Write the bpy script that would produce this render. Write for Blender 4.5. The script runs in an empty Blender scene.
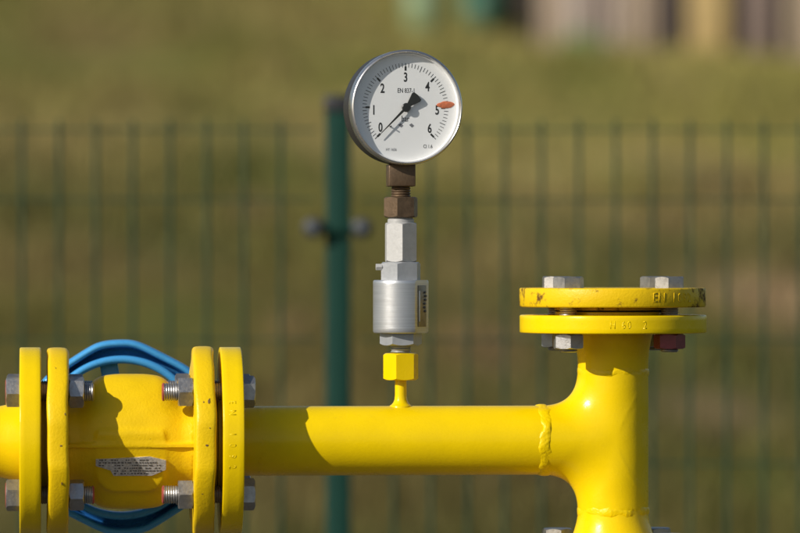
import bpy, bmesh, math, random
import numpy as np
from mathutils import Vector, Matrix

R = math.radians
random.seed(7)
rng = np.random.default_rng(11)

# ------------------------------------------------------------------ camera, sky, sun, exposure
sc = bpy.context.scene
COL = sc.collection
S = 0.000875            # metres per photograph pixel in the plane of the pipe
Z0 = 1.25               # height of the lens above the ground
D = 3.9                 # lens to pipe
YAW = R(4.6)            # the pipe run recedes slightly to the right

cam_d = bpy.data.cameras.new('camera')
cam = bpy.data.objects.new('camera', cam_d)
COL.objects.link(cam)
cam.location = (0, -D, Z0)
cam.rotation_euler = (R(90), 0, 0)
cam_d.sensor_width = 36
cam_d.lens = 36 * D / (800 * S)
cam_d.clip_end = 2000
cam_d.dof.use_dof = True
cam_d.dof.focus_distance = D - 0.03
cam_d.dof.aperture_fstop = cam_d.lens / 37.0
sc.camera = cam

SUN_EL, SUN_LEFT = 27.5, 51.0     # degrees above horizon, degrees left of the camera's back
d = Vector((math.cos(R(SUN_EL)) * math.sin(R(SUN_LEFT)), math.cos(R(SUN_EL)) * math.cos(R(SUN_LEFT)), -math.sin(R(SUN_EL))))
w = bpy.data.worlds.new('World')
sc.world = w
w.use_nodes = True
nt = w.node_tree
sky = nt.nodes.new('ShaderNodeTexSky')
sky.sky_type = 'NISHITA'
sky.sun_disc = False
sky.sun_elevation = R(SUN_EL)
to_sun = -d
sky.sun_rotation = math.atan2(to_sun.x, to_sun.y)
nt.links.new(sky.outputs[0], nt.nodes['Background'].inputs[0])
nt.nodes['Background'].inputs[1].default_value = 0.075
sun_d = bpy.data.lights.new('sun', 'SUN')
sun_d.energy = 4.3
sun_d.angle = R(0.53)
sun_d.color = (1.0, 0.945, 0.86)
sun = bpy.data.objects.new('sun', sun_d)
COL.objects.link(sun)
sun.rotation_euler = d.to_track_quat('-Z', 'Y').to_euler()
sun.location = (-5, -5, 8)
sc.view_settings.view_transform = 'Standard'
sc.view_settings.look = 'None'
sc.view_settings.exposure = 0.14
sc.view_settings.gamma = 1.0

# ------------------------------------------------------------------ helpers
def P(px, py, y=0.0):
    """photograph pixel in the pipe plane -> point in the yawed frame of the pipe run"""
    x = (px - 400) * S
    z = Z0 + (266.5 - py) * S
    return Vector((x * math.cos(YAW) - y * math.sin(YAW), x * math.sin(YAW) + y * math.cos(YAW), z))

def tag(o, label=None, cat=None, group=None, kind=None):
    if label: o['label'] = label
    if cat: o['category'] = cat
    if group: o['group'] = group
    if kind: o['kind'] = kind
    return o

def thing(name, loc, label, cat, group=None, rot=(0, 0, 0)):
    o = bpy.data.objects.new(name, None)
    o.empty_display_size = 0.02
    COL.objects.link(o)
    o.location = loc
    o.rotation_euler = rot
    return tag(o, label, cat, group)

def mesh_from(verts, faces, sharp=35):
    me = bpy.data.meshes.new('m')
    me.from_pydata([tuple(v) for v in verts], [], faces)
    me.validate()
    me.shade_smooth()
    if sharp: me.set_sharp_from_angle(angle=R(sharp))
    me.update()
    return me

def obj(name, me, mat, parent=None, loc=(0, 0, 0), rot=(0, 0, 0)):
    o = bpy.data.objects.new(name, me)
    COL.objects.link(o)
    if mat is not None and len(me.materials) == 0: me.materials.append(mat)
    o.parent = parent
    o.location = loc
    o.rotation_euler = rot
    me.name = name
    return o

AX = {'x': lambda a, u, v: (a, u, v), 'y': lambda a, u, v: (v, a, u), 'z': lambda a, u, v: (u, v, a)}

def lathe(profile, axis='z', seg=64, sharp=35, closed=False):
    """profile: list of (along axis, radius); radius 0 ends collapse to a point"""
    vs, fs = [], []
    rings = []
    for a, r in profile:
        if r <= 1e-9:
            rings.append([len(vs)]); vs.append(AX[axis](a, 0, 0))
        else:
            ring = []
            for k in range(seg):
                t = 2 * math.pi * k / seg
                ring.append(len(vs)); vs.append(AX[axis](a, r * math.cos(t), r * math.sin(t)))
            rings.append(ring)
    pairs = list(zip(rings[:-1], rings[1:]))
    if closed: pairs.append((rings[-1], rings[0]))
    for A, B in pairs:
        for k in range(seg):
            k2 = (k + 1) % seg
            if len(A) == 1 and len(B) == 1: continue
            if len(A) == 1: fs.append((A[0], B[k2], B[k]))
            elif len(B) == 1: fs.append((A[k], A[k2], B[0]))
            else: fs.append((A[k], A[k2], B[k2], B[k]))
    me = mesh_from(vs, fs, None)
    bm = bmesh.new(); bm.from_mesh(me); bmesh.ops.recalc_face_normals(bm, faces=bm.faces); bm.to_mesh(me); bm.free()
    me.shade_smooth()
    if sharp: me.set_sharp_from_angle(angle=R(sharp))
    return me

def hexnut(af, h, axis='z', hole=0.0, chamfer=(True, True), rot=0.0, per=8):
    """hexagon with the real conical corner chamfer; from 0 to h on the axis"""
    a = af / 2
    n = 6 * per
    vs, fs = [], []
    rc = a * 0.97
    def rh(t):
        q = (t % (math.pi / 3)) - math.pi / 6
        return a / math.cos(q)
    rings = []
    def ring(f):
        idx = []
        for k in range(n):
            t = 2 * math.pi * k / n
            z, r = f(t)
            idx.append(len(vs)); vs.append(AX[axis](z, r * math.cos(t + rot), r * math.sin(t + rot)))
        rings.append(idx)
    c = 0.60
    if hole: ring(lambda t: (0, hole))
    if chamfer[0]:
        ring(lambda t: (0, rc)); ring(lambda t: ((rh(t) - rc) * c, rh(t)))
    else:
        ring(lambda t: (0, rh(t)))
    if chamfer[1]:
        ring(lambda t: (h - (rh(t) - rc) * c, rh(t))); ring(lambda t: (h, rc))
    else:
        ring(lambda t: (h, rh(t)))
    if hole: ring(lambda t: (h, hole))
    for A, B in zip(rings[:-1], rings[1:]):
        for k in range(n):
            fs.append((A[k], A[(k + 1) % n], B[(k + 1) % n], B[k]))
    if not hole:
        fs.append(tuple(rings[0][::-1])); fs.append(tuple(rings[-1]))
    else:
        for k in range(n):
            A, B = rings[-1], rings[0]
            fs.append((A[k], A[(k + 1) % n], B[(k + 1) % n], B[k]))
    me = mesh_from(vs, fs, None)
    bm = bmesh.new(); bm.from_mesh(me); bmesh.ops.recalc_face_normals(bm, faces=bm.faces); bm.to_mesh(me); bm.free()
    me.shade_smooth(); me.set_sharp_from_angle(angle=R(22))
    return me

def box(sx, sy, sz, bev=0.0, seg=2, centre=(0, 0, 0)):
    bm = bmesh.new()
    bmesh.ops.create_cube(bm, size=1.0, matrix=Matrix.Translation(centre) @ Matrix.Diagonal((sx, sy, sz, 1)))
    if bev: bmesh.ops.bevel(bm, geom=list(bm.edges), offset=bev, segments=seg, profile=0.5, affect='EDGES')
    me = bpy.data.meshes.new('m'); bm.to_mesh(me); bm.free()
    me.shade_smooth(); me.set_sharp_from_angle(angle=R(50))
    return me

def surface_nets(f, lo, hi, h, sharp=None):
    lo = np.array(lo); hi = np.array(hi)
    n = np.ceil((hi - lo) / h).astype(int) + 1
    ax = [lo[i] + h * np.arange(n[i]) for i in range(3)]
    X, Y, Z = np.meshgrid(*ax, indexing='ij')
    V = f(X, Y, Z)
    ins = V < 0
    cs = tuple(k - 1 for k in n)
    acc = np.zeros(cs + (3,)); cnt = np.zeros(cs)
    for axis in range(3):
        e = [0, 0, 0]; e[axis] = 1
        others = [i for i in range(3) if i != axis]
        for a in (0, 1):
            for b in (0, 1):
                o0 = [0, 0, 0]; o0[others[0]] = a; o0[others[1]] = b
                o1 = list(o0); o1[axis] = 1
                s0 = tuple(slice(o0[i], o0[i] + cs[i]) for i in range(3))
                s1 = tuple(slice(o1[i], o1[i] + cs[i]) for i in range(3))
                v0, v1 = V[s0], V[s1]
                m = (v0 < 0) != (v1 < 0)
                t = np.where(m, v0 / np.where(m, v0 - v1, 1), 0)
                for c in range(3):
                    acc[..., c] += np.where(m, o0[c] + (t if c == axis else 0), 0)
                cnt += m
    mask = cnt > 0
    ids = -np.ones(cs, int); ids[mask] = np.arange(mask.sum())
    base = np.argwhere(mask)
    p = lo + h * (base + acc[mask] / cnt[mask][:, None])
    for _ in range(4):
        v = f(p[:, 0], p[:, 1], p[:, 2]); g = np.zeros_like(p); ep = h * 0.05
        for c in range(3):
            q = p.copy(); q[:, c] += ep; r = p.copy(); r[:, c] -= ep
            g[:, c] = (f(q[:, 0], q[:, 1], q[:, 2]) - f(r[:, 0], r[:, 1], r[:, 2])) / (2 * ep)
        st = v[:, None] * g / np.maximum((g * g).sum(1), 0.2)[:, None]
        L = np.linalg.norm(st, axis=1)[:, None]
        p -= st * np.minimum(1, 0.5 * h / np.maximum(L, 1e-12))
    faces = []
    for axis in range(3):
        u, v = [(1, 2), (2, 0), (0, 1)][axis]
        s0 = [slice(1, n[i] - 1) for i in range(3)]; s1 = list(s0)
        s0[axis] = slice(0, n[axis] - 1); s1[axis] = slice(1, n[axis])
        a0 = ins[tuple(s0)]; a1 = ins[tuple(s1)]
        w_ = np.argwhere(a0 != a1)
        fl = a0[a0 != a1]
        off = np.array([1, 1, 1]); off[axis] = 0
        w_ = w_ + off
        du = np.zeros(3, int); du[u] = 1; dv = np.zeros(3, int); dv[v] = 1
        q = [w_ - du - dv, w_ - dv, w_, w_ - du]
        q = np.stack([ids[tuple(k.T)] for k in q], 1)
        q = np.where(fl[:, None], q, q[:, ::-1])
        faces.append(q)
    return mesh_from(p, np.concatenate(faces).tolist(), sharp)

def smin(a, b, k):
    h = np.maximum(k - np.abs(a - b), 0) / k
    return np.minimum(a, b) - h * h * k * 0.25

def smax(a, b, k): return -smin(-a, -b, k)

def noise1(t, seed, n=7):
    """smooth periodic-ish noise of an angle-like numpy value"""
    r = np.random.default_rng(seed); out = 0
    for k in range(1, n + 1):
        out = out + r.normal() / k ** 0.4 * np.sin(k * t * 1.9 + r.uniform(0, 6.3))
    return out / n ** 0.5

def text_mesh(s, height, xs=0.7, bold=0.0, extrude=0.0):
    c = bpy.data.curves.new('t', 'FONT'); c.body = s; c.size = 1.0
    c.align_x = 'CENTER'; c.offset = bold; c.extrude = 0; c.resolution_u = 3
    o = bpy.data.objects.new('t', c); COL.objects.link(o)
    bpy.context.view_layer.update()
    me = bpy.data.meshes.new_from_object(o.evaluated_get(bpy.context.evaluated_depsgraph_get()))
    bpy.data.objects.remove(o); bpy.data.curves.remove(c)
    co = np.array([v.co[:] for v in me.vertices])
    h = co[:, 1].max() - co[:, 1].min()
    co[:, 1] -= (co[:, 1].max() + co[:, 1].min()) / 2
    co[:, 0] -= (co[:, 0].max() + co[:, 0].min()) / 2
    k = height / h
    co = co * k; co[:, 0] *= xs
    # text upright in XZ facing -Y
    new = np.stack([co[:, 0], np.zeros(len(co)), co[:, 1]], 1)
    me.vertices.foreach_set('co', new.ravel()); me.update()
    if extrude:
        bm = bmesh.new(); bm.from_mesh(me)
        r = bmesh.ops.extrude_face_region(bm, geom=list(bm.faces))
        for v in [g for g in r['geom'] if isinstance(g, bmesh.types.BMVert)]: v.co.y -= extrude
        bmesh.ops.recalc_face_normals(bm, faces=bm.faces)
        bm.to_mesh(me); bm.free()
    me.materials.clear()
    return me

# ------------------------------------------------------------------ materials
def mat(name, color, rough=0.5, metal=0.0, spec=0.5, var=0.0, var_scale=40.0, bump=0.0, bump_scale=300.0, coat=0.0,
        rough_var=0.0, stretch=(1, 1, 1), dark=None, dark_scale=8.0, dark_amt=0.5, attr=None):
    m = bpy.data.materials.new(name); m.use_nodes = True
    n, l = m.node_tree.nodes, m.node_tree.links
    b = n['Principled BSDF']
    b.inputs['Roughness'].default_value = rough
    b.inputs['Metallic'].default_value = metal
    b.inputs['Specular IOR Level'].default_value = spec
    b.inputs['Coat Weight'].default_value = coat
    b.inputs['Coat Roughness'].default_value = 0.12
    tc = n.new('ShaderNodeTexCoord'); mp = n.new('ShaderNodeMapping'); mp.inputs['Scale'].default_value = stretch
    l.new(tc.outputs['Object'], mp.inputs[0])
    def noise(scale, detail=5, rgh=0.6):
        t = n.new('ShaderNodeTexNoise'); t.inputs['Scale'].default_value = scale
        t.inputs['Detail'].default_value = detail; t.inputs['Roughness'].default_value = rgh
        l.new(mp.outputs[0], t.inputs['Vector']); return t
    col = None
    if attr:
        a = n.new('ShaderNodeAttribute'); a.attribute_name = attr; col = a.outputs['Color']
    else:
        rgb = n.new('ShaderNodeRGB'); rgb.outputs[0].default_value = (*color, 1); col = rgb.outputs[0]
    if var:
        t = noise(var_scale)
        mr = n.new('ShaderNodeMapRange'); mr.inputs[1].default_value = 0.3; mr.inputs[2].default_value = 0.7
        mr.inputs[3].default_value = 1 - var; mr.inputs[4].default_value = 1 + var
        l.new(t.outputs['Fac'], mr.inputs[0])
        hs = n.new('ShaderNodeHueSaturation'); l.new(mr.outputs[0], hs.inputs['Value']); l.new(col, hs.inputs['Color']); col = hs.outputs[0]
    if dark is not None:
        t = noise(dark_scale, 8, 0.7)
        cr = n.new('ShaderNodeMapRange'); cr.inputs[1].default_value = 0.55; cr.inputs[2].default_value = 0.72
        cr.inputs[3].default_value = 0; cr.inputs[4].default_value = dark_amt
        l.new(t.outputs['Fac'], cr.inputs[0])
        mx = n.new('ShaderNodeMix'); mx.data_type = 'RGBA'
        l.new(cr.outputs[0], mx.inputs['Factor']); l.new(col, mx.inputs[6]); mx.inputs[7].default_value = (*dark, 1); col = mx.outputs[2]
    l.new(col, b.inputs['Base Color'])
    if rough_var:
        t = noise(var_scale * 1.7)
        mr = n.new('ShaderNodeMapRange'); mr.inputs[1].default_value = 0.3; mr.inputs[2].default_value = 0.7
        mr.inputs[3].default_value = max(rough - rough_var, 0.02); mr.inputs[4].default_value = rough + rough_var
        l.new(t.outputs['Fac'], mr.inputs[0]); l.new(mr.outputs[0], b.inputs['Roughness'])
    if bump:
        t = noise(bump_scale, 4)
        bp = n.new('ShaderNodeBump'); bp.inputs['Strength'].default_value = 1.0; bp.inputs['Distance'].default_value = bump
        l.new(t.outputs['Fac'], bp.inputs['Height']); l.new(bp.outputs[0], b.inputs['Normal'])
    return m

YEL = (0.79, 0.55, 0.0015)
def paint(name, color=YEL, chip=0.70, rust=0.0, rust_ends=0.0, wear=0.35, bump=0.00012, rough=0.25, half=0.08):
    """glossy enamel over steel: orange peel, fine dirt specks, optional rust patches"""
    m = mat(name, color, rough=rough, spec=0.22, var=0.05, var_scale=25, bump=bump, bump_scale=420, rough_var=0.07)
    n, l = m.node_tree.nodes, m.node_tree.links
    b = n['Principled BSDF']
    src = b.inputs['Base Color'].links[0].from_socket
    tc = [q for q in n if q.type == 'TEX_COORD'][0]
    # specks and chips
    t = n.new('ShaderNodeTexNoise'); t.inputs['Scale'].default_value = 130; t.inputs['Detail'].default_value = 6; t.inputs['Roughness'].default_value = 0.75
    l.new(tc.outputs['Object'], t.inputs['Vector'])
    mr = n.new('ShaderNodeMapRange'); mr.inputs[1].default_value = chip; mr.inputs[2].default_value = chip + 0.04; mr.inputs[4].default_value = wear
    l.new(t.outputs['Fac'], mr.inputs[0])
    mx = n.new('ShaderNodeMix'); mx.data_type = 'RGBA'; mx.inputs[7].default_value = (0.10, 0.065, 0.02, 1)
    l.new(mr.outputs[0], mx.inputs['Factor']); l.new(src, mx.inputs[6]); src = mx.outputs[2]
    # thin film of dust, broad patches
    t = n.new('ShaderNodeTexNoise'); t.inputs['Scale'].default_value = 14; t.inputs['Detail'].default_value = 7; t.inputs['Roughness'].default_value = 0.7
    l.new(tc.outputs['Object'], t.inputs['Vector'])
    mr = n.new('ShaderNodeMapRange'); mr.inputs[1].default_value = 0.48; mr.inputs[2].default_value = 0.75; mr.inputs[4].default_value = 0.22
    l.new(t.outputs['Fac'], mr.inputs[0])
    mx = n.new('ShaderNodeMix'); mx.data_type = 'RGBA'; mx.inputs[7].default_value = (0.62, 0.41, 0.012, 1)
    l.new(mr.outputs[0], mx.inputs['Factor']); l.new(src, mx.inputs[6]); src = mx.outputs[2]
    if rust or rust_ends:
        t = n.new('ShaderNodeTexNoise'); t.inputs['Scale'].default_value = 75; t.inputs['Detail'].default_value = 8; t.inputs['Roughness'].default_value = 0.65
        l.new(tc.outputs['Object'], t.inputs['Vector'])
        add = t.outputs['Fac']
        if rust_ends:
            sx = n.new('ShaderNodeSeparateXYZ'); l.new(tc.outputs['Object'], sx.inputs[0])
            ab = n.new('ShaderNodeMath'); ab.operation = 'ADD'; ab.inputs[1].default_value = 0.004
            l.new(sx.outputs[0], ab.inputs[0])
            ab2 = n.new('ShaderNodeMath'); ab2.operation = 'ABSOLUTE'; l.new(ab.outputs[0], ab2.inputs[0])
            mr2 = n.new('ShaderNodeMapRange'); mr2.inputs[1].default_value = half * 0.62; mr2.inputs[2].default_value = half * 1.12
            mr2.inputs[3].default_value = 0; mr2.inputs[4].default_value = rust_ends
            l.new(ab2.outputs[0], mr2.inputs[0])
            ad = n.new('ShaderNodeMath'); ad.operation = 'ADD'; l.new(add, ad.inputs[0]); l.new(mr2.outputs[0], ad.inputs[1]); add = ad.outputs[0]
        mr = n.new('ShaderNodeMapRange'); mr.inputs[1].default_value = 0.66 - rust; mr.inputs[2].default_value = 0.76 - rust; mr.inputs[4].default_value = 0.93
        l.new(add, mr.inputs[0])
        mx = n.new('ShaderNodeMix'); mx.data_type = 'RGBA'; mx.inputs[7].default_value = (0.085, 0.028, 0.008, 1)
        l.new(mr.outputs[0], mx.inputs['Factor']); l.new(src, mx.inputs[6]); src = mx.outputs[2]
        mr3 = n.new('ShaderNodeMapRange'); mr3.inputs[3].default_value = rough; mr3.inputs[4].default_value = 0.85
        l.new(mr.outputs[0], mr3.inputs[0]); l.new(mr3.outputs[0], b.inputs['Roughness'])
    l.new(src, b.inputs['Base Color'])
    return m

M = {}
M['yellow'] = paint('yellow_paint')
M['yellow_cast'] = paint('yellow_cast_paint', (0.78, 0.515, 0.004), chip=0.665, wear=0.75, bump=0.00035, rough=0.36)
M['yellow_weld'] = paint('yellow_weld_paint', wear=0.5, bump=0.0006, rough=0.28)
M['yellow_rust'] = paint('yellow_rusty_paint', (0.74, 0.48, 0.004), rust=0.085, rust_ends=0.15, wear=0.8, bump=0.0003, rough=0.4, half=0.082)
M['zinc'] = mat('zinc_plated_steel', (0.38, 0.37, 0.36), rough=0.4, metal=0.85, var=0.16, var_scale=180, rough_var=0.1, bump=0.00015, bump_scale=600, dark=(0.12, 0.10, 0.085), dark_scale=160, dark_amt=0.5)
M['zinc_bright'] = mat('bright_zinc', (0.43, 0.425, 0.41), rough=0.5, metal=0.2, var=0.07, var_scale=200, rough_var=0.08, bump=0.0001, bump_scale=500, dark=(0.25, 0.24, 0.22), dark_scale=260, dark_amt=0.4)
M['zinc_grey'] = mat('grey_zinc', (0.36, 0.37, 0.38), rough=0.45, metal=0.4, var=0.08, var_scale=200, rough_var=0.08, bump=0.0001, bump_scale=500)
M['turned'] = mat('turned_steel', (0.50, 0.51, 0.52), rough=0.36, metal=0.7, var=0.10, var_scale=60, rough_var=0.08, stretch=(0.4, 0.4, 22), bump=0.00006, bump_scale=200)
M['steel'] = mat('stainless_case', (0.05, 0.046, 0.042), rough=0.5, metal=0.45, var=0.08, var_scale=90, rough_var=0.08)
M['bezel'] = mat('bezel_steel', (0.55, 0.54, 0.53), rough=0.3, metal=0.9, var=0.05, var_scale=90, rough_var=0.05)
M['brass'] = mat('tarnished_brass', (0.135, 0.088, 0.050), rough=0.5, metal=0.55, var=0.22, var_scale=130, rough_var=0.1, bump=0.0002, bump_scale=500, dark=(0.06, 0.035, 0.02), dark_scale=90, dark_amt=0.6)
M['gasket'] = mat('black_gasket', (0.018, 0.016, 0.014), rough=0.85, var=0.2)
M['washer'] = mat('dark_steel', (0.16, 0.15, 0.14), rough=0.55, metal=0.6, var=0.2, var_scale=150)
M['red'] = mat('red_marking_paint', (0.30, 0.055, 0.04), rough=0.6, var=0.35, var_scale=200)
M['maroon'] = mat('maroon_paint', (0.16, 0.02, 0.035), rough=0.25, var=0.2, var_scale=200, metal=0.2)
M['blue'] = mat('blue_enamel', (0.055, 0.29, 0.60), rough=0.30, var=0.07, var_scale=40, bump=0.0002, bump_scale=260, rough_var=0.07, dark=(0.02, 0.13, 0.33), dark_scale=60, dark_amt=0.4)
M['dial'] = mat('dial_white', (0.92, 0.905, 0.90), rough=0.5, var=0.015, var_scale=120)
M['ink'] = mat('black_ink', (0.02, 0.02, 0.022), rough=0.5, var=0.1)
M['grey_ink_and_shadow'] = mat('grey_ink_and_shadow', (0.20, 0.20, 0.22), rough=0.6, var=0.1)  # small lettering, and the pin shadows painted on the dial
M['needle'] = mat('needle_black', (0.018, 0.018, 0.018), rough=0.4, var=0.1)
M['orange'] = mat('orange_marker', (0.62, 0.17, 0.075), rough=0.45, var=0.25, var_scale=400)
M['plate'] = mat('stamped_aluminium', (0.60, 0.58, 0.55), rough=0.42, metal=0.5, var=0.45, var_scale=700, stretch=(0.5, 1, 1.4), bump=0.0004, bump_scale=900)
M['label'] = mat('gold_label', (0.27, 0.235, 0.15), rough=0.5, metal=0.2, var=0.2, var_scale=200)
M['white_metal'] = mat('pale_wire', (0.8, 0.78, 0.7), rough=0.35, metal=0.2)
M['fence'] = mat('green_fence_coating', (0.008, 0.042, 0.024), rough=0.6, spec=0.25, var=0.12, var_scale=30)
M['post'] = mat('green_post_coating', (0.0035, 0.034, 0.023), rough=0.7, spec=0.2, var=0.1, var_scale=20)
M['cap'] = mat('black_plastic', (0.02, 0.02, 0.022), rough=0.5, var=0.2)
M['galv'] = mat('galvanised_clip', (0.085, 0.095, 0.10), rough=0.6, metal=0.4, var=0.15, var_scale=100)
M['ground'] = mat('grassy_soil', (0.2, 0.16, 0.05), rough=0.95, spec=0.1, attr='tint', var=0.25, var_scale=6, bump=0.02, bump_scale=20)
M['grass'] = mat('dry_grass', (0.2, 0.16, 0.05), rough=0.75, spec=0.2, attr='tint')

# thin window pane of the gauge: clear with a Fresnel sheen
gm = bpy.data.materials.new('gauge_glass'); gm.use_nodes = True
n, l = gm.node_tree.nodes, gm.node_tree.links
n.remove(n['Principled BSDF'])
lw = n.new('ShaderNodeLayerWeight'); pw = n.new('ShaderNodeMath'); pw.operation = 'POWER'; pw.inputs[1].default_value = 5
l.new(lw.outputs['Facing'], pw.inputs[0])
fr = n.new('ShaderNodeMath'); fr.operation = 'MULTIPLY_ADD'; fr.inputs[1].default_value = 0.6; fr.inputs[2].default_value = 0.018
l.new(pw.outputs[0], fr.inputs[0])
tr = n.new('ShaderNodeBsdfTransparent'); tr.inputs[0].default_value = (0.985, 0.99, 0.985, 1)
gl = n.new('ShaderNodeBsdfGlossy'); gl.inputs['Roughness'].default_value = 0.03
mxs = n.new('ShaderNodeMixShader')
l.new(fr.outputs[0], mxs.inputs[0]); l.new(tr.outputs[0], mxs.inputs[1]); l.new(gl.outputs[0], mxs.inputs[2])
l.new(mxs.outputs[0], n['Material Output'].inputs[0])
M['glass'] = gm

# ------------------------------------------------------------------ ground: flat yard, then a grass bank
def ground_z(x, y):
    g = 0.123 - 0.0040 * np.clip(x, -9, 9)
    t = np.clip(y - 5, 0, None)
    soft = np.where(t < 2, t * t / 4, t - 1) + 0.0
    top = 31.0
    lin = np.where(soft < top, soft, top + 3 * (1 - np.exp(-(soft - top) / 3)))
    z = (g + 0.004) * lin
    z = z + 0.05 * np.sin(x * 0.9 + 1.3) * np.sin(y * 0.55) * np.clip(t / 4, 0, 1) + 0.03 * np.sin(x * 2.3 + y * 1.1) * np.clip(t / 4, 0, 1)
    return z

def pix_ground(px, py):
    dx, dz = (px - 400) * S / D, (266.5 - py) * S / D
    for dist in np.arange(6, 60, 0.05):
        x, y, z = dx * dist, -D + dist, Z0 + dz * dist
        if ground_z(np.float64(x), np.float64(y)) >= z: return x, y, z
    return dx * 38, 34.0, float(ground_z(np.float64(dx * 38), np.float64(34.0)))

def vnoise(x, y, seed):
    r = np.random.default_rng(seed); out = np.zeros_like(x)
    for k in range(14):
        a = r.uniform(0, 6.283); f = r.uniform(0.6, 1.5)
        out += np.sin((x * np.cos(a) + y * np.sin(a)) * f + r.uniform(0, 6.283))
    return out / 14 ** 0.5 * 0.8

SOIL, STRAW, OLIVE, GREEN = (np.array(c) for c in ((0.15, 0.092, 0.05), (0.30, 0.235, 0.088), (0.172, 0.155, 0.040), (0.088, 0.108, 0.024)))
PATCH = []
for px, py, wx, wy, c, a in ((705, 188, 48, 13, SOIL * 0.42, 0.97), (775, 300, 55, 22, np.array((0.30, 0.20, 0.115)), 0.85), (720, 415, 50, 20, np.array((0.25, 0.17, 0.10)), 0.6),
                             (250, 208, 28, 10, SOIL * 0.9, 0.8), (480, 160, 90, 10, STRAW, 0.7), (300, 150, 120, 12, STRAW, 0.5), (480, 183, 70, 6, STRAW * 1.1, 0.8), (130, 165, 60, 10, STRAW, 0.6),
                             (480, 350, 45, 22, SOIL * 1.5, 0.7), (40, 150, 40, 14, STRAW, 0.6), (650, 345, 60, 25, GREEN, 0.6), (180, 320, 60, 22, GREEN, 0.4), (545, 480, 60, 20, SOIL * 1.2, 0.5),
                             (760, 480, 40, 22, GREEN, 0.5), (560, 80, 190, 22, GREEN * np.array((1.25, 1.1, 1.0)), 0.45), (90, 40, 60, 14, SOIL * 1.5, 0.35), (330, 30, 70, 14, STRAW * 0.8, 0.4), (660, 230, 60, 14, SOIL * 1.4, 0.5), (560, 300, 70, 16, GREEN, 0.4), (290, 330, 25, 20, SOIL * 1.5, 0.6)):
    x0, y0, _ = pix_ground(px, py)
    x1, y1, _ = pix_ground(px + wx, py)
    _, y2, _ = pix_ground(px, py - wy)
    PATCH.append((x0, y0, max(abs(x1 - x0), 0.1), max(abs(y2 - y0), 0.3), c, a))

def tint(x, y):
    a = np.clip(0.5 + 0.8 * vnoise(x * 1.9, y * 0.8, 3) + 0.6 * vnoise(x * 4.5, y * 2.0, 4), 0, 1)[:, None]
    b = np.clip(0.25 + 0.6 * vnoise(x * 1.2, y * 0.6, 5) + 0.5 * vnoise(x * 5, y * 2.4, 6), 0, 1)[:, None]
    c = OLIVE * (1 - a) + STRAW * 0.78 * a
    c = c * (1 - 0.75 * b) + GREEN * 0.75 * b
    up = np.clip((y - 17) / 8, 0, 1)[:, None]
    c = c * (1 - 0.5 * up) + OLIVE * np.array((1.0, 0.98, 0.95)) * 0.5 * up
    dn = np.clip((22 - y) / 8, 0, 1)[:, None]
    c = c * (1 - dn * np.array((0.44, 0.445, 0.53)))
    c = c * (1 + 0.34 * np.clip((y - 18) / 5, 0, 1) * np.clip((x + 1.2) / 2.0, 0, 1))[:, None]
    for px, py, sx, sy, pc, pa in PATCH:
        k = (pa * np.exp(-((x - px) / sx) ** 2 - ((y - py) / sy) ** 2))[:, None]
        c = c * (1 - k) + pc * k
    yard = np.clip((4.5 - y) / 1.0, 0, 1)[:, None]
    c = c * (1 - yard) + np.array((0.085, 0.083, 0.08)) * yard
    return np.clip(c, 0, 1)

def set_tint(me, c):
    a = me.color_attributes.new('tint', 'FLOAT_COLOR', 'POINT')
    a.data.foreach_set('color', np.concatenate([c, np.ones((len(c), 1))], 1).astype(np.float32).ravel())

def sym(vals): return np.unique(np.concatenate([-np.array(vals), np.array(vals)]))
gx = sym(np.concatenate([np.arange(0, 8, 0.15), np.geomspace(8, 300, 24)]))
gy = np.concatenate([-np.geomspace(8, 120, 14)[::-1], np.arange(-7, 4, 1.0), np.arange(4, 42, 0.2), np.geomspace(42, 500, 24)])
GX, GY = np.meshgrid(gx, gy, indexing='ij')
fx, fy = GX.ravel(), GY.ravel()
gv = np.stack([fx, fy, ground_z(fx, fy)], 1)
ny = len(gy)
ii, jj = np.meshgrid(np.arange(len(gx) - 1), np.arange(ny - 1), indexing='ij')
i0 = (ii * ny + jj).ravel()
gf = np.stack([i0, i0 + ny, i0 + ny + 1, i0 + 1], 1)
me = mesh_from(gv, gf.tolist(), None)
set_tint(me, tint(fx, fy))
tag(obj('ground', me, M['ground']), kind='structure')

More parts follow.
